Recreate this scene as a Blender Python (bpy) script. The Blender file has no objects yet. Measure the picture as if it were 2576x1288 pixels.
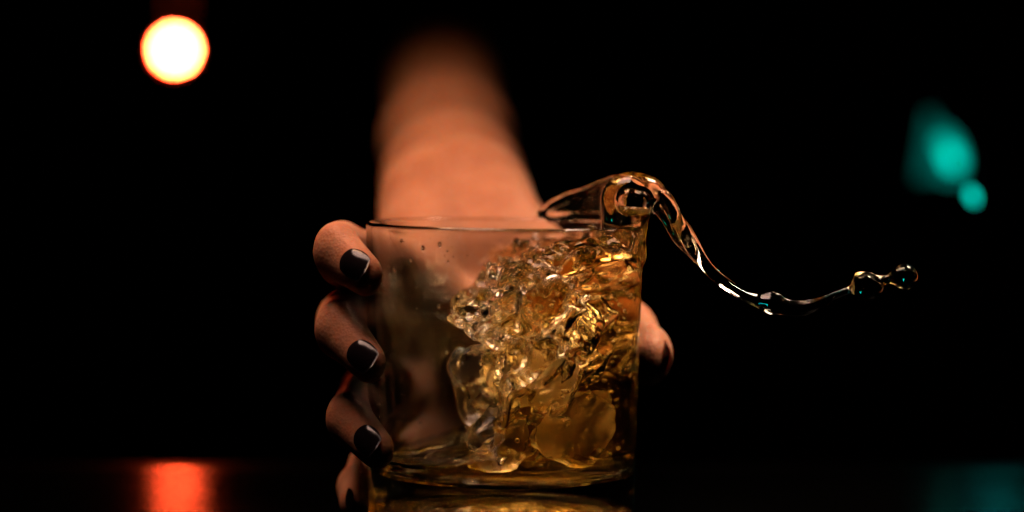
import bpy, bmesh, math, random
import numpy as np
from mathutils import Vector, Matrix
from mathutils.bvhtree import BVHTree

random.seed(7)
sc = bpy.context.scene
col = sc.collection
MM = 0.001

# ------------------------------------------------------------------ camera
CAM_DIST, CAM_Z, CAM_X = 760.0, 130.0, 3.5          # millimetres; tumbler axis is the origin, counter is z = 0
PITCH = math.atan((644 - 320) / 6082.0)
cam_d = bpy.data.cameras.new('camera')
cam_d.lens = 85; cam_d.sensor_width = 36
cam_d.clip_start = 0.01; cam_d.clip_end = 50
cam_d.dof.use_dof = True
cam_d.dof.focus_distance = 0.742
cam_d.dof.aperture_fstop = 3.5
cam_d.dof.aperture_blades = 0
cam = bpy.data.objects.new('camera', cam_d); col.objects.link(cam)
cam.location = (CAM_X * MM, -CAM_DIST * MM, CAM_Z * MM)
cam.rotation_euler = (math.pi / 2 - PITCH, 0, 0)
sc.camera = cam

# ------------------------------------------------------------------ world and lights
w = bpy.data.worlds.new('World'); sc.world = w; w.use_nodes = True
bg = w.node_tree.nodes['Background']
bg.inputs[0].default_value = (0.30, 0.16, 0.10, 1); bg.inputs[1].default_value = 0.0006

def area(name, loc, target, size, power, color, spread=160, size_y=None):
    l = bpy.data.lights.new(name, 'AREA'); l.energy = power; l.color = color
    l.shape = 'RECTANGLE'; l.size = size; l.size_y = size_y or size; l.spread = math.radians(spread)
    o = bpy.data.objects.new(name, l); col.objects.link(o); o.location = loc
    o.rotation_euler = (Vector(target) - Vector(loc)).to_track_quat('-Z', 'Y').to_euler()
    return o
area('bar_downlight', (-0.11, 0.06, 0.37), (-0.03, 0.05, 0.09), 0.06, 0.145, (1.0, 0.42, 0.12), 112)
area('overhead_soft', (-0.10, -0.01, 0.48), (-0.01, -0.03, 0.07), 0.22, 0.52, (1.0, 0.60, 0.46), 84)  # unseen soft light from above left; fixture unknown
area('side_light', (0.28, 0.05, 0.42), (0.14, -0.012, 0.085), 0.28, 0.42, (1.0, 0.68, 0.50), 32, 0.2)  # unseen light added to put highlights on the splash
area('back_spot', (0.004, 0.11, 0.50), (0.003, -0.012, 0.055), 0.04, 1.3, (1.0, 0.76, 0.50), 6)  # unseen narrow beam added to brighten the drink

sc.view_settings.view_transform = 'Standard'; sc.view_settings.look = 'None'
sc.view_settings.exposure = 0; sc.view_settings.gamma = 1
sc.render.engine = 'CYCLES'
cy = sc.cycles
cy.use_denoising = True
try: cy.denoiser = 'OPENIMAGEDENOISE'
except Exception: pass
cy.max_bounces = 24; cy.transmission_bounces = 24; cy.glossy_bounces = 12; cy.diffuse_bounces = 4
cy.transparent_max_bounces = 16
cy.caustics_refractive = False; cy.caustics_reflective = False
cy.blur_glossy = 0.0
cy.sample_clamp_indirect = 8

# ------------------------------------------------------------------ helpers
def px(u, v, y):
    """pixel of the 2576 px wide photograph, at depth plane y (mm) -> mm"""
    a = (u - 1288) / 6082.0; b = (644 - v) / 6082.0
    c, s = math.cos(PITCH), math.sin(PITCH)
    dy, dz = c + b * s, b * c - s
    t = (y + CAM_DIST) / dy
    return (CAM_X + a * t, y, CAM_Z + dz * t)

def link(name, me, mat=None, parent=None, smooth=True):
    o = bpy.data.objects.new(name, me); col.objects.link(o)
    if mat: me.materials.append(mat)
    if smooth:
        me.polygons.foreach_set('use_smooth', np.ones(len(me.polygons), dtype=bool))
    if parent: o.parent = parent
    return o

def tag(o, label=None, cat=None, group=None, kind=None):
    if label: o['label'] = label
    if cat: o['category'] = cat
    if group: o['group'] = group
    if kind: o['kind'] = kind
    return o

def empty(name, loc=(0, 0, 0)):
    o = bpy.data.objects.new(name, None); col.objects.link(o); o.location = loc
    o.empty_display_size = 0.01
    return o

def bm_link(name, bm, mat, parent=None, smooth=True):
    me = bpy.data.meshes.new(name); bm.to_mesh(me); bm.free()
    return link(name, me, mat, parent, smooth)

def lathe(profile, n=96, closed=False):
    """profile: list of (r, z); returns a mesh, revolved around z"""
    vs, fs = [], []
    m = len(profile)
    for i in range(n):
        a = 2 * math.pi * i / n
        for r, z in profile: vs.append((r * math.cos(a), r * math.sin(a), z))
    for i in range(n):
        j = (i + 1) % n
        for k in range(m if closed else m - 1):
            l = (k + 1) % m
            fs.append((i * m + k, j * m + k, j * m + l, i * m + l))
    me = bpy.data.meshes.new('lathe'); me.from_pydata(vs, [], fs); me.update()
    bm = bmesh.new(); bm.from_mesh(me); bmesh.ops.remove_doubles(bm, verts=bm.verts, dist=1e-6)
    bmesh.ops.recalc_face_normals(bm, faces=bm.faces); bm.to_mesh(me); bm.free()
    return me

# --- signed distance fields and a surface-nets mesher
class Field:
    def __init__(s, lo, hi, h):
        s.lo = np.array(lo, np.float32); s.h = h
        s.n = [int(math.ceil((hi[i] - lo[i]) / h)) + 1 for i in range(3)]
        s.ax = [(s.lo[i] + np.arange(s.n[i], dtype=np.float32) * h).astype(np.float32) for i in range(3)]
        s.d = np.full(s.n, 50.0, np.float32)
    def sub(s, lo, hi):
        sl = []
        for i in range(3):
            a = max(0, int((lo[i] - s.lo[i]) / s.h)); b = min(s.n[i], int((hi[i] - s.lo[i]) / s.h) + 2)
            if b <= a: return None
            sl.append(slice(a, b))
        return tuple(sl)
    def coords(s, sl):
        return (s.ax[0][sl[0]][:, None, None], s.ax[1][sl[1]][None, :, None], s.ax[2][sl[2]][None, None, :])
    def cone(s, a, b, ra, rb, k=3.0, zs=1.0, cut=False):
        m = max(ra, rb) * max(zs, 1) + k * 1.6 + 3
        lo = [min(a[i], b[i]) - m for i in range(3)]; hi = [max(a[i], b[i]) + m for i in range(3)]
        sl = s.sub(lo, hi)
        if sl is None: return
        X, Y, Z = s.coords(sl)
        A = np.array(a, np.float32); B = np.array(b, np.float32)
        zc = (A[2] + B[2]) / 2
        BA = B - A; BA[2] /= zs
        L = float(BA @ BA) + 1e-9
        px_, py_, pz_ = X - A[0], Y - A[1], (Z - A[2]) / zs
        t = np.clip((px_ * BA[0] + py_ * BA[1] + pz_ * BA[2]) / L, 0, 1)
        q = np.sqrt((px_ - t * BA[0]) ** 2 + (py_ - t * BA[1]) ** 2 + (pz_ - t * BA[2]) ** 2) - (ra + (rb - ra) * t)
        e = s.d[sl]
        if cut:      # smooth subtraction
            hh = np.clip(0.5 - 0.5 * (e + q) / k, 0, 1)
            s.d[sl] = e * (1 - hh) + (-q) * hh + k * hh * (1 - hh)
        else:
            hh = np.clip(0.5 + 0.5 * (e - q) / k, 0, 1)
            s.d[sl] = e * (1 - hh) + q * hh - k * hh * (1 - hh)
    def chain(s, pts, rs, k=3.0, zs=1.0):
        for i in range(len(pts) - 1): s.cone(pts[i], pts[i + 1], rs[i], rs[i + 1], k, zs)
    def mesh(s, name, relax=2):
        d = s.d; neg = d < 0
        cnt = np.zeros([n - 1 for n in s.n], np.int8)
        for i in (0, 1):
            for j in (0, 1):
                for k in (0, 1):
                    cnt += neg[i:s.n[0] - 1 + i, j:s.n[1] - 1 + j, k:s.n[2] - 1 + k]
        act = (cnt > 0) & (cnt < 8)
        I = np.argwhere(act)
        idx = np.full(act.shape, -1, np.int32); idx[act] = np.arange(len(I))
        corner = {}
        for i in (0, 1):
            for j in (0, 1):
                for k in (0, 1): corner[i, j, k] = d[I[:, 0] + i, I[:, 1] + j, I[:, 2] + k]
        acc = np.zeros((len(I), 3), np.float64); num = np.zeros(len(I))
        for c0 in corner:
            for ax in range(3):
                if c0[ax]: continue
                c1 = list(c0); c1[ax] = 1; c1 = tuple(c1)
                v0, v1 = corner[c0], corner[c1]
                m = (v0 < 0) != (v1 < 0)
                t = v0[m] / (v0[m] - v1[m])
                p = np.tile(np.array(c0, np.float64), (m.sum(), 1)); p[:, ax] += t
                acc[m] += p; num[m] += 1
        V = (I + acc / num[:, None]) * s.h + s.lo
        Q = []
        for ax in range(3):
            b, c = (ax + 1) % 3, (ax + 2) % 3
            sl0 = [slice(None)] * 3; sl1 = [slice(None)] * 3
            sl0[ax] = slice(0, -1); sl1[ax] = slice(1, None)
            n0, n1 = neg[tuple(sl0)], neg[tuple(sl1)]
            E = np.argwhere(n0 != n1)
            E = E[(E[:, b] > 0) & (E[:, c] > 0) & (E[:, b] < s.n[b] - 1) & (E[:, c] < s.n[c] - 1)]
            flip = ~n0[E[:, 0], E[:, 1], E[:, 2]]
            q = []
            for db, dc in ((-1, -1), (0, -1), (0, 0), (-1, 0)):
                e = E.copy(); e[:, b] += db; e[:, c] += dc
                q.append(idx[e[:, 0], e[:, 1], e[:, 2]])
            q = np.stack(q, 1); q[flip] = q[flip][:, ::-1]
            Q.append(q)
        Q = np.concatenate(Q)
        for _ in range(relax):                       # light Laplacian relaxation takes the grid steps out
            S = np.zeros_like(V); N = np.zeros(len(V))
            for i in range(4):
                for j in ((i + 1) % 4, (i + 3) % 4):
                    np.add.at(S, Q[:, i], V[Q[:, j]]); np.add.at(N, Q[:, i], 1)
            V = V * 0.5 + 0.5 * S / np.maximum(N, 1)[:, None]
        V = V * MM
        me = bpy.data.meshes.new(name)
        me.vertices.add(len(V)); me.vertices.foreach_set('co', V.astype(np.float32).ravel())
        me.loops.add(len(Q) * 4); me.loops.foreach_set('vertex_index', Q.astype(np.int32).ravel())
        me.polygons.add(len(Q)); me.polygons.foreach_set('loop_start', np.arange(0, len(Q) * 4, 4, dtype=np.int32))
        me.update(calc_edges=True); me.validate()
        return me

_rng = np.random.default_rng(11)
GRD = _rng.normal(size=(8, 32, 32, 32, 3)).astype(np.float32)
GRD /= np.linalg.norm(GRD, axis=-1, keepdims=True)
ROT = [np.linalg.qr(_rng.normal(size=(3, 3)))[0].astype(np.float32) for _ in range(8)]
def noise(x, y, z, seed=0):
    """gradient noise, about -1..1, on a lattice turned differently for every seed"""
    R = ROT[seed]; G = GRD[seed]
    x, y, z = (R[0, 0] * x + R[0, 1] * y + R[0, 2] * z + 7.3, R[1, 0] * x + R[1, 1] * y + R[1, 2] * z + 3.1, R[2, 0] * x + R[2, 1] * y + R[2, 2] * z + 5.7)
    xi, yi, zi = np.floor(x), np.floor(y), np.floor(z)
    fx, fy, fz = x - xi, y - yi, z - zi
    ix, iy, iz = xi.astype(np.int32) & 31, yi.astype(np.int32) & 31, zi.astype(np.int32) & 31
    u, v, w_ = [f * f * f * (f * (f * 6 - 15) + 10) for f in (fx, fy, fz)]
    out = 0
    for a in (0, 1):
        for b in (0, 1):
            for c in (0, 1):
                g = G[(ix + a) & 31, (iy + b) & 31, (iz + c) & 31]
                d = g[..., 0] * (fx - a) + g[..., 1] * (fy - b) + g[..., 2] * (fz - c)
                out = out + d * (u if a else 1 - u) * (v if b else 1 - v) * (w_ if c else 1 - w_)
    return out * 1.7

# ------------------------------------------------------------------ materials
def mat_new(name):
    m = bpy.data.materials.new(name); m.use_nodes = True
    nt = m.node_tree; nt.nodes.clear()
    out = nt.nodes.new('ShaderNodeOutputMaterial')
    return m, nt, out
def N(nt, t, **kw):
    n = nt.nodes.new(t)
    for k, v in kw.items(): setattr(n, k, v)
    return n
def principled(name, base, rough, **inp):
    m, nt, out = mat_new(name)
    p = N(nt, 'ShaderNodeBsdfPrincipled'); nt.links.new(p.outputs[0], out.inputs[0])
    p.inputs['Base Color'].default_value = (*base, 1); p.inputs['Roughness'].default_value = rough
    for k, v in inp.items(): p.inputs[k.replace('_', ' ')].default_value = v
    return m, nt, p
def add_bump(nt, p, scale, strength, dist, detail=4, tex='noise', chan='Normal'):
    tc = N(nt, 'ShaderNodeTexCoord')
    t = N(nt, 'ShaderNodeTexNoise' if tex == 'noise' else 'ShaderNodeTexVoronoi')
    t.inputs['Scale'].default_value = scale
    if tex == 'noise': t.inputs['Detail'].default_value = detail
    b = N(nt, 'ShaderNodeBump'); b.inputs['Strength'].default_value = strength; b.inputs['Distance'].default_value = dist
    nt.links.new(tc.outputs['Object'], t.inputs['Vector'])
    nt.links.new(t.outputs[0], b.inputs['Height'])
    nt.links.new(b.outputs[0], p.inputs[chan])
    return tc, t, b

def skin_material():
    m, nt, p = principled('skin', (0.60, 0.31, 0.19), 0.48)
    p.inputs['Subsurface Weight'].default_value = 1.0
    p.inputs['Subsurface Radius'].default_value = (1.0, 0.35, 0.18)
    p.inputs['Subsurface Scale'].default_value = 0.0028
    p.inputs['Specular IOR Level'].default_value = 0.25; p.inputs['Specular Tint'].default_value = (1.0, 0.46, 0.28, 1)
    tc, t, b = add_bump(nt, p, 240, 0.35, 0.0009, 8)
    v = N(nt, 'ShaderNodeTexVoronoi'); v.inputs['Scale'].default_value = 900
    b2 = N(nt, 'ShaderNodeBump'); b2.inputs['Strength'].default_value = 0.3; b2.inputs['Distance'].default_value = 0.0004
    nt.links.new(tc.outputs['Object'], v.inputs['Vector']); nt.links.new(v.outputs['Distance'], b2.inputs['Height'])
    nt.links.new(b.outputs[0], b2.inputs['Normal']); nt.links.new(b2.outputs[0], p.inputs['Normal'])
    big = N(nt, 'ShaderNodeTexNoise'); big.inputs['Scale'].default_value = 70; big.inputs['Detail'].default_value = 5
    r = N(nt, 'ShaderNodeValToRGB')
    r.color_ramp.elements[0].position = 0.35; r.color_ramp.elements[0].color = (0.42, 0.185, 0.105, 1)
    r.color_ramp.elements[1].position = 0.65; r.color_ramp.elements[1].color = (0.50, 0.24, 0.14, 1)
    nt.links.new(tc.outputs['Object'], big.inputs['Vector']); nt.links.new(big.outputs[0], r.inputs[0])
    nt.links.new(r.outputs[0], p.inputs['Base Color'])
    return m

def glass_material(name, color, ior, rough=0.0, bump=None, absorb=None):
    m, nt, out = mat_new(name)
    g = N(nt, 'ShaderNodeBsdfGlass'); g.inputs['IOR'].default_value = ior
    g.inputs['Color'].default_value = (*color, 1); g.inputs['Roughness'].default_value = rough
    nt.links.new(g.outputs[0], out.inputs['Surface'])
    if bump: add_bump(nt, g, *bump)
    if absorb:
        v = N(nt, 'ShaderNodeVolumeAbsorption')
        v.inputs['Color'].default_value = (*absorb[0], 1); v.inputs['Density'].default_value = absorb[1]
        nt.links.new(v.outputs[0], out.inputs['Volume'])
    return m

M_skin = skin_material()
M_glass = glass_material('tumbler_glass', (0.97, 0.98, 0.97), 1.5)
M_drink = glass_material('amber_drink', (1, 1, 1), 1.36, absorb=((0.985, 0.78, 0.04), 34))
M_air = glass_material('bubble_air', (1, 1, 1), 1.34)
M_water = glass_material('clear_droplet', (1, 1, 1), 1.34)
M_nail, _nt, _p = principled('black_nail_polish', (0.012, 0.008, 0.010), 0.14, Coat_Weight=0.0)
M_sleeve, _nt, _p = principled('black_cloth', (0.003, 0.0025, 0.0025), 0.95, Specular_IOR_Level=0.0)
add_bump(_nt, _p, 400, 0.5, 0.001)
M_black, _nt, _p = principled('black_metal', (0.004, 0.004, 0.004), 0.8, Specular_IOR_Level=0.05)

def ice_material(name, rough_hi):
    """frosted ice: light from behind is scattered forward by rough refraction, clear and cloudy zones mixed"""
    m, nt, out = mat_new(name)
    g = N(nt, 'ShaderNodeBsdfGlass'); g.inputs['IOR'].default_value = 1.22; g.inputs['Color'].default_value = (0.98, 0.96, 0.94, 1)
    tc, t, b = add_bump(nt, g, 110, 0.5, 0.002, 4)
    n = N(nt, 'ShaderNodeTexNoise'); n.inputs['Scale'].default_value = 75; n.inputs['Detail'].default_value = 3
    nt.links.new(tc.outputs['Object'], n.inputs['Vector'])
    r = N(nt, 'ShaderNodeMapRange'); r.inputs[1].default_value = 0.38; r.inputs[2].default_value = 0.62
    r.inputs[3].default_value = 0.06; r.inputs[4].default_value = rough_hi
    nt.links.new(n.outputs[0], r.inputs[0]); nt.links.new(r.outputs[0], g.inputs['Roughness'])
    nt.links.new(g.outputs[0], out.inputs[0])
    return m
M_ice = ice_material('cloudy_ice', 0.6)
M_ice_clear = ice_material('clear_ice', 0.35)

def emit(name, color, strength):
    m, nt, out = mat_new(name)
    e = N(nt, 'ShaderNodeEmission'); e.inputs[0].default_value = (*color, 1); e.inputs[1].default_value = strength
    nt.links.new(e.outputs[0], out.inputs[0])
    return m

# ------------------------------------------------------------------ setting: counter and back wall
def lacquer(name, gloss, r0, r1):
    m, nt, out = mat_new(name)
    df = N(nt, 'ShaderNodeBsdfDiffuse'); df.inputs[0].default_value = (0.0004, 0.0004, 0.0004, 1)
    p = N(nt, 'ShaderNodeBsdfAnisotropic'); p.distribution = 'GGX'; p.inputs['Color'].default_value = (gloss, gloss, gloss, 1)
    tc, t, b = add_bump(nt, p, 60, 0.06, 0.002, 5)
    n2 = N(nt, 'ShaderNodeTexNoise'); n2.inputs['Scale'].default_value = 14; n2.inputs['Detail'].default_value = 6
    r2 = N(nt, 'ShaderNodeMapRange'); r2.inputs[3].default_value = r0; r2.inputs[4].default_value = r1
    nt.links.new(tc.outputs['Object'], n2.inputs['Vector']); nt.links.new(n2.outputs[0], r2.inputs[0])
    nt.links.new(r2.outputs[0], p.inputs['Roughness'])
    fr = N(nt, 'ShaderNodeFresnel'); fr.inputs[0].default_value = 1.3
    mx = N(nt, 'ShaderNodeMixShader'); nt.links.new(fr.outputs[0], mx.inputs[0]); nt.links.new(df.outputs[0], mx.inputs[1]); nt.links.new(p.outputs[0], mx.inputs[2])
    nt.links.new(mx.outputs[0], out.inputs[0])
    return m
M_counter = lacquer('black_lacquer', 0.14, 0.07, 0.19)
M_edge = lacquer('polished_counter_edge', 0.9, 0.08, 0.13)
# counter cross-section (y, z): flat top, far edge gently rounded away
far = 190.0
prof = [(-900, 0), (far - 40, 0)]
for i in range(1, 13):
    s_ = i / 12; prof.append((far - 40 + 34 * s_, -1.9 * s_ * s_))
for i in range(1, 9):
    a = i / 8 * math.pi / 2
    prof.append((far - 6 + 6 * math.sin(a), -1.9 - 8 * (1 - math.cos(a))))
prof += [(far, -40), (-900, -40)]
bm = bmesh.new()
ring = [[bm.verts.new((x * MM, y * MM, z * MM)) for y, z in prof] for x in (-900, 900)]
for i in range(len(prof)):
    j = (i + 1) % len(prof)
    bm.faces.new((ring[0][i], ring[0][j], ring[1][j], ring[1][i]))
bm.faces.new(ring[0][::-1]); bm.faces.new(ring[1])
bmesh.ops.recalc_face_normals(bm, faces=bm.faces)
counter = bm_link('bar_counter', bm, M_counter, smooth=False)
counter.data.materials.append(M_edge)
for pl in counter.data.polygons:
    if pl.center.y > (far - 40) * MM and pl.normal.z > 0.2: pl.material_index = 1
tag(counter, 'glossy black bar counter under the tumbler, reflecting red and teal light', 'counter', kind='structure')

M_wall, nt, p = principled('dark_wall_paint', (0.012, 0.008, 0.007), 0.85)
add_bump(nt, p, 30, 0.3, 0.004)
bm = bmesh.new()
vs = [bm.verts.new(v) for v in ((-3, 3.4, -1), (3, 3.4, -1), (3, 3.4, 2.5), (-3, 3.4, 2.5))]
bm.faces.new(vs)
wall = bm_link('back_wall', bm, M_wall, smooth=False)
tag(wall, 'unlit dark wall far behind the bar', 'wall', kind='structure')

# ------------------------------------------------------------------ tumbler
H = 100.0
TILT = Matrix.Rotation(math.radians(0.7), 4, 'Y')
def r_out(z): return 41.9 + (43.6 - 41.9) * z / H
def r_in(z):
    base = 38.0 + (41.9 - 38.0) * (z - 22) / (H - 22)
    if z < 29: base = 30.4 + (base - 30.4) * math.sqrt(max(0, 1 - ((29 - z) / 7) ** 2)) if z > 22 else 30.4
    return base
profile = [(0.0, 17.0), (6, 16.9), (12, 16.4), (18, 15.2), (23, 13.4), (28, 10.2), (32, 6.0), (34.5, 2.4), (37.5, 0.0), (40.4, 0.9), (41.7, 3.0)]
for z in np.linspace(5, 98.6, 24): profile.append((r_out(z), z))
rc = (r_out(99) + r_in(99)) / 2; rw = (r_out(99) - r_in(99)) / 2
for i in range(9):
    a = i / 8 * math.pi
    profile.append((rc + rw * math.cos(a), 99.1 + rw * 0.95 * math.sin(a)))
for z in np.linspace(98, 30, 20): profile.append((r_in(z), z))
for z in (28, 26.5, 25, 24, 23.2, 22.6, 22.25, 22.05): profile.append((r_in(z), z))
profile += [(24, 21.7), (12, 21.2), (0.0, 21.0)]
me = lathe([(r * MM, z * MM) for r, z in profile], 160)
tumbler = link('whiskey_tumbler', me, M_glass)
M_base = glass_material('ground_glass_base', (0.92, 0.91, 0.88), 1.5, 0.10, (160, 0.25, 0.002))
me.materials.append(M_base)
for pl in me.polygons:
    if pl.center.z < 0.0175 and math.hypot(pl.center.x, pl.center.y) < 0.037: pl.material_index = 1
tumbler.matrix_world = TILT
tag(tumbler, 'clear thick-based straight tumbler gripped by the hand on the dark counter', 'glass')

# ------------------------------------------------------------------ the drink: body surging up the right wall, tongue over the rim, tail of drops
def poly_sdf_table(poly, lo, hi, h):
    xs = np.arange(lo[0], hi[0], h); zs = np.arange(lo[1], hi[1], h)
    X, Z = np.meshgrid(xs, zs, indexing='ij')
    d = np.full(X.shape, 1e9); ins = np.zeros(X.shape, bool)
    n = len(poly)
    for i in range(n):
        ax_, az = poly[i]; bx, bz = poly[(i + 1) % n]
        ex, ez = bx - ax_, bz - az; wx, wz = X - ax_, Z - az
        t = np.clip((wx * ex + wz * ez) / (ex * ex + ez * ez), 0, 1)
        d = np.minimum(d, (wx - t * ex) ** 2 + (wz - t * ez) ** 2)
        c = ((az > Z) != (bz > Z)) & (X < (bx - ax_) * (Z - az) / (bz - az + 1e-12) + ax_)
        ins ^= c
    d = np.sqrt(d); d[ins] *= -1
    return d.astype(np.float32)

poly = [(-60, 5), (60, 5), (60, 97), (44, 99), (38, 97), (33, 93), (27, 94), (20, 91), (13, 92), (7, 87), (2, 86), (-3, 79),
        (-9, 75), (-14, 71.5), (-12, 68.5), (-6, 66), (-3, 61), (-1, 55), (-2, 47), (-3, 38), (-6, 31), (-18, 28), (-28, 26.5), (-60, 25.5)]
TH = 0.5; TLO = (-60.0, 0.0)
TAB = poly_sdf_table(poly, TLO, (60.0, 120.0), TH)
F = Field((-45, -45, 18), (132, 45, 119), 0.55)
sl = F.sub((-45, -45, 18), (45, 45, 104))
X, Y, Z = [np.broadcast_to(c, [s.stop - s.start for s in sl]) for c in F.coords(sl)]
m = (X * X + Y * Y < 44.0 ** 2)
x, y, z = X[m], Y[m], Z[m]
lump = np.clip((z - 30) / 15, 0, 1)
wx = x + 5.0 * noise(x / 17, y / 17, z / 17, 0) * lump + 0.10 * y
wz = z + 5.0 * noise(x / 15, y / 15, z / 15, 1) * lump
gx = np.clip((wx - TLO[0]) / TH, 0, TAB.shape[0] - 2); gz = np.clip((wz - TLO[1]) / TH, 0, TAB.shape[1] - 2)
ix, iz = gx.astype(int), gz.astype(int); fx, fz = gx - ix, gz - iz
d = (TAB[ix, iz] * (1 - fx) + TAB[ix + 1, iz] * fx) * (1 - fz) + (TAB[ix, iz + 1] * (1 - fx) + TAB[ix + 1, iz + 1] * fx) * fz
near = np.abs(d) < 7
xn, yn, zn = x[near], y[near], z[near]
rough = np.clip((zn - 26) / 20, 0.12, 1)
qx = noise(xn / 8, yn / 8, zn / 8, 5) * 4; qz = noise(xn / 8, yn / 8, zn / 8, 6) * 4
xn, yn, zn = xn + qx, yn - qx * 0.6, zn + qz
d[near] += rough * (3.4 * noise(xn / 9.0, yn / 9.0, zn / 6.5, 2) + 1.3 * noise(xn / 4.2, yn / 4.2, zn / 3.2, 3) + 0.3 * noise(xn / 2.1, yn / 2.1, zn / 2.1, 4))
# pockets of air torn into the churning part
ux, uz = x + 5 * noise(x / 12, y / 12, z / 12, 3), z + 5 * noise(x / 12, y / 12, z / 12, 4)
ca, sa = math.cos(math.radians(50)), math.sin(math.radians(50))      # the swirl runs diagonally, rim to base
pa, pb = ca * ux + sa * uz, -sa * ux + ca * uz
pk = noise(pa / 15.0, y / 10.0, pb / 6.0, 5) + 0.35 * noise(pa / 6.0, y / 4.6, pb / 3.4, 6)
pz = np.clip(1.75 - np.abs(z - 64) / 26, 0, 1) * np.clip((33 - x - np.clip(60 - z, 0, 30) * 0.45) / 9, 0, 1)
d = np.maximum(d, (pk - (1.30 - 1.0 * pz)) * 7.0)
rin = np.interp(z, np.linspace(21, 101, 161), [r_in(v) for v in np.linspace(21, 101, 161)]).astype(np.float32)
d = np.maximum(d, np.sqrt(x * x + y * y) - rin - 0.25)
d = np.maximum(d, 20.7 - z)
tmp = F.d[sl]; tmp[m] = d; F.d[sl] = tmp
# tongue and tail
def T(u, v, y): return px(u, v, y)
tongue = [((1545, 650, -2), 6.24), ((1548, 575, -3), 5.72), ((1552, 535, -4), 5.82), ((1562, 496, -5), 7.40), ((1590, 478, -6), 5.82), ((1628, 482, -7), 4.58),
          ((1660, 512, -8), 4.37), ((1684, 550, -9), 4.25), ((1706, 583, -9), 4.60), ((1728, 612, -10), 3.78), ((1750, 641, -10), 2.71),
          ((1776, 672, -11), 2.14), ((1812, 703, -11), 1.83), ((1858, 732, -12), 1.62), ((1900, 749, -12), 1.83), ((1936, 754, -13), 2.79),
          ((1962, 762, -13), 2.04), ((1995, 767, -13), 2.04), ((2040, 759, -14), 1.83), ((2085, 737, -14), 1.13), ((2130, 719, -15), 1.07),
          ((2162, 706, -15), 3.93), ((2182, 712, -15), 3.79), ((2208, 697, -15), 1.63), ((2240, 686, -16), 1.49), ((2267, 683, -16), 4.13)]
cp = np.array([list(T(*a)) + [r] for a, r in tongue]); cp = np.vstack([cp[:1], cp, cp[-1:]])
sm = []
for i in range(1, len(cp) - 2):
    for k in range(5):
        t = k / 5; p0, p1, p2, p3 = cp[i - 1:i + 3]
        sm.append(0.5 * (2 * p1 + (p2 - p0) * t + (2 * p0 - 5 * p1 + 4 * p2 - p3) * t * t + (3 * p1 - p0 - 3 * p2 + p3) * t ** 3))
sm.append(cp[-1])
F.chain([tuple(q[:3]) for q in sm], [max(q[3] * (1 if q[0] < 46 or q[0] > 111 else 0.72), 0.8) for q in sm], k=0.7)
for ph in (0, math.pi):                                  # two thicker edges wind round the flung ribbon
    st = []
    for n_, q in enumerate(sm):
        if q[0] < 48 or q[0] > 112: continue
        a_ = 1.35 + ph + n_ * 0.042; e_ = q[3] * 0.85
        tg = sm[min(n_ + 1, len(sm) - 1)][:3] - sm[n_ - 1][:3]; tg = Vector(tg).normalized()
        n1 = tg.cross(Vector((0, 1, 0))).normalized(); n2_ = Vector((0, 1, 0))
        st.append((tuple(Vector(q[:3]) + n1 * (math.sin(a_) * e_) + n2_ * (math.cos(a_) * e_)), max(q[3] * 0.42, 0.6)))
    F.chain([a for a, r in st], [r for a, r in st], k=0.5)
F.chain([T(1578, 640, -4), T(1578, 560, -6), T(1582, 530, -7), T(1592, 500, -8)], (5, 4.4, 4.4, 5.2), k=3)   # near half of the column standing on the rim
F.cone(T(1690, 560, -12), T(1735, 625, -12), 1.6, 1.6, k=0.8)           # thick rim of the flung ribbon
F.cone(T(1576, 500, -7), T(1600, 500, -8), 4.6, 4.0, k=0.8, cut=True)      # trapped air in the hump
F.cone(T(2150, 682, -15), T(2170, 700, -15), 1.1, 2.0, k=1.0)
# thin sheet thrown up over the far rim
topc = [(1350, 538, 34), (1385, 510, 33), (1425, 492, 31), (1465, 480, 27), (1500, 462, 20), (1535, 448, 10), (1560, 450, 2)]
botc = [(1372, 548, 36), (1400, 546, 35), (1435, 543, 33), (1470, 541, 30), (1505, 541, 26), (1530, 540, 18), (1545, 535, 8)]
def samp(c, t):
    f = t * (len(c) - 1); i = min(int(f), len(c) - 2); f -= i
    return T(*[c[i][k] * (1 - f) + c[i + 1][k] * f for k in range(3)])
for i in range(34):
    t = i / 33
    F.cone(samp(topc, t), samp(botc, t), 1.0, 0.9, k=1.0)
    if i: F.cone(samp(topc, t), samp(topc, (i - 1) / 33), 1.35, 1.35, k=0.8)
    if i: F.cone(samp(botc, t), samp(botc, (i - 1) / 33), 1.3, 1.3, k=0.8)
me = F.mesh('whiskey_splash', relax=2)
del F
drink = link('amber_drink', me, M_drink); drink.matrix_world = TILT
tag(drink, 'amber liquor churning in the tumbler and splashing over its rim in a trailing arc', 'drink')

# ------------------------------------------------------------------ ice cubes
def ice(loc, size, rot, seed, label, mat=None):
    bm = bmesh.new(); bmesh.ops.create_cube(bm, size=1.0)
    bmesh.ops.bevel(bm, geom=bm.edges[:] + bm.verts[:], offset=0.32, segments=5, profile=0.5, affect='EDGES')
    bmesh.ops.subdivide_edges(bm, edges=bm.edges[:], cuts=2, use_grid_fill=True)
    for v in bm.verts:
        a = np.array([v.co.x, v.co.y, v.co.z]) * 2.2 + seed * 5.3
        k = float(noise(a[0:1], a[1:2], a[2:3], 7)[0])
        v.co *= 1 + 0.34 * k
    bmesh.ops.scale(bm, vec=[s * MM for s in size], verts=bm.verts)
    bmesh.ops.recalc_face_normals(bm, faces=bm.faces)
    o = bm_link('ice_cube', bm, mat or M_ice); o.location = [c * MM for c in loc]; o.rotation_euler = [math.radians(r) for r in rot]
    tag(o, label, 'ice', 'ice cubes in the drink'); return o
ice((10, -21, 54), (17, 16, 21), (8, 10, 20), 1, 'rounded cloudy ice cube topmost in the drink, amid the churning liquor')
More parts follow.
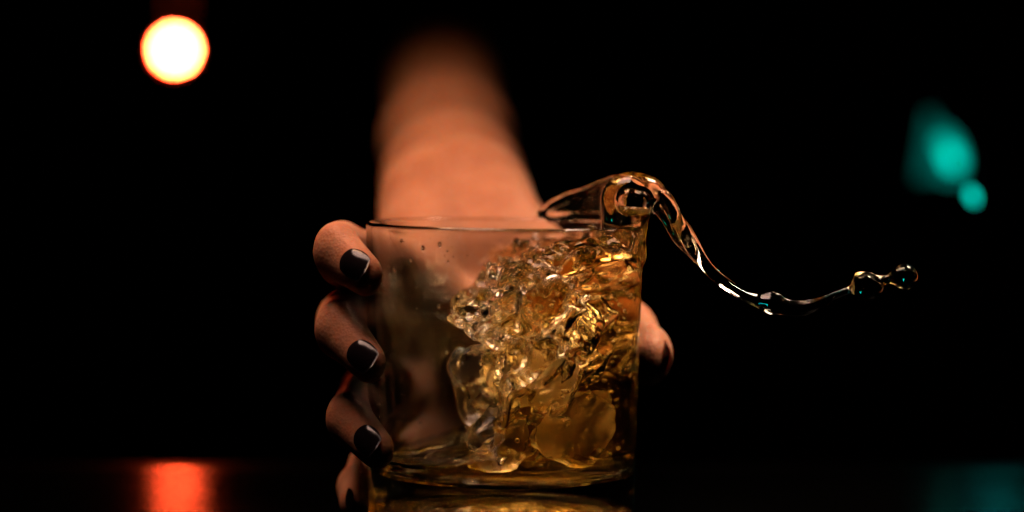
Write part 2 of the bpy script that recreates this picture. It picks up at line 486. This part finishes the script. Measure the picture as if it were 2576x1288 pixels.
ice((21, -15, 38), (18, 18, 22), (10, 28, 35), 2, 'pale ice cube in the golden liquor on the thumb side of the glass')
ice((-6, 5, 48), (16, 17, 22), (-5, -8, 12), 3, 'clear pinkish ice cube poking out of the liquor towards the fingers', M_ice_clear)
ice((-1, -13, 33), (18, 15, 16), (20, -36, 8), 4, 'slanting whitish ice cube lowest in the drink, above the glass base', M_ice_clear)

# ------------------------------------------------------------------ bubbles and droplets (uncountable)
def spheres(name, items, mat, flip=False, sub=2):
    bm = bmesh.new(); bmesh.ops.create_icosphere(bm, subdivisions=sub, radius=1)
    bv = np.array([v.co[:] for v in bm.verts]); bf = np.array([[v.index for v in f.verts] for f in bm.faces]); bm.free()
    if flip: bf = bf[:, ::-1]
    V = np.concatenate([(bv * np.array(r)) + np.array(c) for c, r in items]) * MM
    Fc = np.concatenate([bf + i * len(bv) for i in range(len(items))])
    me = bpy.data.meshes.new(name); me.from_pydata(V.tolist(), [], Fc.tolist()); me.update()
    return link(name, me, mat)
rn = random.Random(5)
items = []
while len(items) < 1500:
    a = rn.uniform(0, 2 * math.pi); rr = 36 * math.sqrt(rn.random())
    x_, y_ = rr * math.cos(a), rr * math.sin(a); z_ = rn.uniform(27, 84)
    if x_ < -2 + (6 if z_ > 60 else 0) or (z_ < 50 and rn.random() < 0.5): continue
    r_ = 0.15 + 0.8 * rn.random() ** 6
    items.append(((x_, y_, z_), (r_, r_, r_ * rn.uniform(.8, 1.1))))
bub = spheres('air_bubbles', items, M_air, flip=True, sub=1)
bub.matrix_world = TILT
tag(bub, 'tiny air bubbles swirling inside the amber liquor', 'bubbles', kind='stuff')
items = []
for i in range(150):
    a = rn.uniform(math.radians(182), math.radians(300)); z_ = rn.uniform(40, 97)
    if a > math.radians(262) and z_ < 82: continue
    R = r_in(z_) - 0.05; r_ = 0.16 + 0.5 * rn.random() ** 4
    items.append(((R * math.cos(a), R * math.sin(a), z_), (r_, r_, r_ * rn.uniform(1, 1.5))))
drp = spheres('spray_droplets', items, M_water)
drp.matrix_world = TILT
tag(drp, 'fine spray droplets clinging inside the clear side of the tumbler', 'droplets', kind='stuff')

# ------------------------------------------------------------------ the person: one continuous hand and forearm
Hf = Field((-78, -40, 0), (72, 490, 218), 1.0)
fing = {
 'index':  [(-31, 49, 76), (-51, 14, 89.5), (-50.5, -13, 91.5), (-41.0, -25.5, 85)],
 'middle': [(-35, 52, 60), (-51, 15, 67), (-50.0, -13, 67.5), (-40.0, -27.5, 58.5)],
 'ring':   [(-35, 53, 43), (-44.5, 20, 44), (-47.2, -12, 39.5), (-37.5, -28.0, 32)],
 'pinky':  [(-32, 53, 24), (-43, 28, 19), (-46.5, 12, 14.5), (-46.2, -1, 11.5)],
}
rad = {'index': (11, 8.0, 7.1, 5.3), 'middle': (11, 8.2, 7.3, 5.3), 'ring': (11, 7.6, 6.8, 5.2), 'pinky': (10, 6.8, 6.0, 5.0)}
zs = {'index': 1.25, 'middle': 1.22, 'ring': 1.2, 'pinky': 1.12}
for f in ('index', 'middle', 'ring', 'pinky'):
    Hf.chain(fing[f], rad[f], k=2.2, zs=zs[f])
carp = {'index': (-20, 104, 101), 'middle': (-22, 106, 92), 'ring': (-21, 106, 84), 'pinky': (-17, 104, 77)}
for f in fing:
    Hf.cone(fing[f][0], carp[f], 12.0, 15.0, k=7)
thumb = [(-3, 90, 92), (24, 61, 73), (42, 38, 61), (47.6, 17, 57)]
Hf.chain(thumb, (15, 12.5, 9.2, 7.4), k=4, zs=1.2)
Hf.cone(thumb[3], (47.6, 11, 55.5), 7.2, 6.6, k=2, zs=1.25)
Hf.chain([(-26, 52, 74), (-6, 58, 63), (22, 60, 70)], (8, 8, 9), k=8)           # web between thumb and index
Hf.chain([(-30, 56, 20), (-6, 72, 17), (20, 82, 24)], (12, 13, 12), k=8)
Hf.cone((-6, 74, 20), (-6, 86, 44), 14, 15, k=8)
Hf.cone((18, 82, 24), (8, 82, 70), 12, 13, k=8)
Hf.chain([(-4, 78, 84), (2, 70, 60), (-8, 68, 40), (-22, 64, 28)], (14, 14, 15, 13), k=8)
Hf.cone((-10, 90, 84), (-8, 84, 46), 15, 14, k=8)          # heel and ball of the palm
Hf.chain([(-16, 118, 99), (-19, 165, 108), (-23, 235, 124), (-30, 400, 160), (-33, 480, 178)], (25, 25, 25.5, 27.5, 29), k=12)
Hf.cone((-8, 120, 112), (2, 92, 96), 9, 10, k=12)                                  # thumb tendon
Hf.cone((-31, 118, 108), (-32, 84, 91), 10, 10, k=14)                                # index side of the wrist
Hf.cone((-6, 80, 78), (-10, 112, 103), 15, 16, k=14)
                     # hollow between them
# creases over the last joints
for f in ('index', 'middle', 'ring'):
    d_, p_ = Vector(fing[f][2]), Vector(fing[f][1])
    back = (p_ - d_).normalized()
    for s_ in (1.5, 4.0, 6.5):
        c = d_ + back * s_ + Vector((-rad[f][2] - 0.7, 0, 0))
        Hf.cone(c + Vector((0, 0, 5)), c - Vector((0, 0, 5)), 0.9, 0.9, k=1.2, cut=True)
me = Hf.mesh('hand', relax=3)
del Hf
hand = link('person', me, M_skin)
tag(hand, 'bare forearm and hand reaching forward, fingers wrapped around the tumbler from behind', 'person')

bvh = BVHTree.FromObject(hand, bpy.context.evaluated_depsgraph_get())
def nail(u, v, t, n, wdt, lng, lift=1.1, wn=0.65):
    """curved nail plate: t = towards the free edge, n = outwards; seated where the finger shows at pixel (u, v)"""
    t = Vector(t).normalized(); n = Vector(n); n = (n - t * n.dot(t)).normalized(); b = n.cross(t)
    o = Vector((CAM_X, -CAM_DIST, CAM_Z)) * MM
    hit = bvh.ray_cast(o, (Vector(px(u, v, 0)) * MM - o).normalized())
    n = (n * (1 - wn) + hit[1] * wn).normalized(); t = (t - n * t.dot(n)).normalized(); b = n.cross(t)
    c = hit[0] / MM + n * lift
    bm = bmesh.new(); NU, NV = 16, 14
    g = []
    for i in range(NU + 1):
        u = -1 + 2 * i / NU; row = []
        for j in range(NV + 1):
            v = -1 + 2 * j / NV
            # square -> rounded plate outline
            uu = u * math.sqrt(1 - 0.42 * v * v); vv = v * math.sqrt(1 - 0.30 * u * u) * (1.0 if u > 0 else 1 - 0.06 * u * u)
            q = c + t * (uu * lng / 2) + b * (vv * wdt / 2)
            q -= n * ((vv ** 2) * wdt * 0.21 + (max(uu, 0) ** 2) * lng * 0.05 + (max(-uu, 0) ** 3) * 0.8)
            row.append(bm.verts.new(q * MM))
        g.append(row)
    for i in range(NU):
        for j in range(NV): bm.faces.new((g[i][j], g[i + 1][j], g[i + 1][j + 1], g[i][j + 1]))
    r = bmesh.ops.solidify(bm, geom=bm.faces[:], thickness=-0.55 * MM)
    bmesh.ops.recalc_face_normals(bm, faces=bm.faces)
    return bm_link('fingernail', bm, M_nail, hand)
nail(891, 664, (0.82, -0.28, -0.45), (-0.25, -0.95, 0.05), 9.2, 10.4)
nail(910, 895, (0.76, -0.35, -0.60), (-0.25, -0.95, 0.0), 9.2, 10.4)
nail(922, 1108, (0.72, -0.35, -0.60), (-0.25, -0.95, -0.05), 8.8, 10)
nail(872, 1262, (0.15, -0.95, -0.2), (-1, -0.15, 0.05), 8, 10, 0.4, 0.2)
nail(1684, 895, (0.1, -0.95, -0.25), (1, 0.30, 0.0), 9.5, 12, 0.4, 0.0)

# black sleeve further up the arm
def sleeve():
    path = [Vector((-31, 425, 165)), Vector((-33, 470, 176)), Vector((-35, 520, 188)), Vector((-40, 640, 215))]
    rs = [34, 38, 42, 52]
    bm = bmesh.new(); rings = []
    n = 40
    for k, (c, r) in enumerate(zip(path, rs)):
        d = (path[min(k + 1, 3)] - path[max(k - 1, 0)]).normalized()
        a = d.cross(Vector((0, 0, 1))).normalized(); b = a.cross(d)
        row = []
        for i in range(n):
            th = 2 * math.pi * i / n
            rr = r * (1 + 0.03 * math.sin(3 * th + k) + 0.02 * math.sin(7 * th + 2 * k))
            row.append(bm.verts.new((c + (a * math.cos(th) + b * math.sin(th)) * rr) * MM))
        rings.append(row)
    for k in range(3):
        for i in range(n):
            j = (i + 1) % n
            bm.faces.new((rings[k][i], rings[k][j], rings[k + 1][j], rings[k + 1][i]))
    bmesh.ops.solidify(bm, geom=bm.faces[:], thickness=1.5 * MM)
    bmesh.ops.recalc_face_normals(bm, faces=bm.faces)
    o = bm_link('sleeve', bm, M_sleeve, hand)
    tag(o, 'black sleeve pushed up the forearm'); return o
sleeve()

# ------------------------------------------------------------------ lamps and teal glows in the dark behind
def tube(name, p0, p1, r, mat, parent):
    p0, p1 = Vector(p0), Vector(p1); L = (p1 - p0).length
    bm = bmesh.new(); bmesh.ops.create_cone(bm, cap_ends=True, segments=16, radius1=r, radius2=r, depth=L)
    o = bm_link(name, bm, mat, parent)
    o.matrix_local = Matrix.Translation((p0 + p1) / 2) @ (p1 - p0).to_track_quat('Z', 'Y').to_matrix().to_4x4()
    return o

def can_light(u, v, y, color, strength, rb, label, flag_side, name='hanging_spotlight'):
    P = Vector(px(u, v, y)) * MM
    root = empty(name, P)
    tag(root, label, 'lamp')
    d = (cam.location - P).normalized()
    q = d.to_track_quat('Z', 'Y').to_matrix().to_4x4()
    me = lathe([(0.001, -0.07), (0.011, -0.07), (0.013, -0.06), (0.013, -0.012), (0.011, -0.012), (0.011, -0.02), (0.001, -0.02)], 40)
    h = link('housing', me, M_black, root, smooth=False); h.matrix_local = q
    bm = bmesh.new(); bmesh.ops.create_uvsphere(bm, u_segments=24, v_segments=16, radius=rb)
    bmesh.ops.scale(bm, vec=(1, 1, 0.8), verts=bm.verts)
    bl = bm_link('bulb', bm, emit(name + '_glow', color, strength), root); bl.matrix_local = q
    tube('stem', (0, 0.03, 0.03), (0, 0.03, 1.0), 0.006, M_black, root)
    side = d.cross(Vector((0, 0, 1))).normalized() * -flag_side          # made-up dark plate, added to block the bulb's light from the arm
    if side.x * flag_side < 0: side = -side
    bm = bmesh.new(); bmesh.ops.create_cube(bm, size=1)
    bmesh.ops.scale(bm, vec=(0.050, 0.002, 0.09), verts=bm.verts)
    bmesh.ops.bevel(bm, geom=bm.edges[:], offset=0.0006, segments=2, affect='EDGES')
    f = bm_link('light_flag', bm, M_black, root, smooth=False)
    f.matrix_local = Matrix.Translation(d * 0.25 + side * (0.025 + 0.0105))
    tube('flag_arm', tuple(side * 0.012), tuple(d * 0.25 + side * 0.05), 0.003, M_black, root)
    return root
can_light(440, 125, 1400, (1.0, 0.07, 0.018), 600, 0.0085, 'small black spotlight with a glaring orange-white bulb hanging behind the hand', 1)
can_light(2530, -125, 1400, (0.0, 0.75, 0.70), 80, 0.0085, 'small black spotlight with a teal bulb hanging above the glowing teal cone', -1)

M_teal_mid = emit('teal_outer_glow', (0.0, 0.80, 0.64), 0.36)
M_teal_inner = emit('teal_inner_glow', (0.0, 0.88, 0.70), 0.75)
M_teal = emit('teal_shade_glow', (0.0, 0.62, 0.50), 0.15)
M_teal_core = emit('teal_core_glow', (0.0, 0.95, 0.76), 1.6)
def teal_cone():  # made-up lamp bodies for unidentified teal glows; cone, shells, bulbs and cords invented
    y = 700
    apex = Vector(px(2338, 285, y)); basec = Vector(px(2365, 440, y)); core = Vector(px(2384, 398, y))
    root = empty('cone_lamp', apex * MM)
    tag(root, 'teal glow of unidentified source in the dark, built as a hanging cone', 'lamp')
    ax = (basec - apex); L = ax.length
    me = lathe([(1.5 * MM, 0), (14 * MM, L * MM), (13 * MM, L * MM), (0.8 * MM, 2 * MM)], 32, closed=True)
    o = link('glow_cone', me, M_teal, root)
    o.matrix_local = ax.normalized().to_track_quat('Z', 'Y').to_matrix().to_4x4()
    for nm, size, off, mt in (('outer_shell', (11, 4, 17), (-3, 0, 3), M_teal_mid), ('inner_shell', (7, 4, 12), (-1, -6, 1), M_teal_inner), ('bulb', (4, 4, 7), (0, -12, 0), M_teal_core)):  # nested glowing shells added so the glow fades outward from its core
        bm = bmesh.new(); bmesh.ops.create_uvsphere(bm, u_segments=20, v_segments=14, radius=1)
        bmesh.ops.scale(bm, vec=[c * MM for c in size], verts=bm.verts)
        b = bm_link(nm, bm, mt, root); b.location = (core - apex + Vector(off)) * MM
        b.rotation_euler = (0, math.radians(-25), 0)
    tube('cord', (0, 0, 0), (0, 0, 0.8), 0.0012, M_black, root)
    p = Vector(px(2446, 493, 300))
    r2 = empty('oval_glow', p * MM)  # made-up glowing oval for the smaller teal glow, source unidentified
    tag(r2, 'tiny teal glow of unidentified source beside and below the teal cone, built as an oval', 'lamp')
    bm = bmesh.new(); bmesh.ops.create_uvsphere(bm, u_segments=20, v_segments=14, radius=1)
    bmesh.ops.scale(bm, vec=(1.9 * MM, 3 * MM, 3.6 * MM), verts=bm.verts)
    b = bm_link('bulb', bm, M_teal_core, r2); b.rotation_euler = (0, math.radians(-25), 0)
    tube('cord', (0.003, 0.004, 0), (0.003, 0.004, 0.85), 0.0012, M_black, r2)
teal_cone()
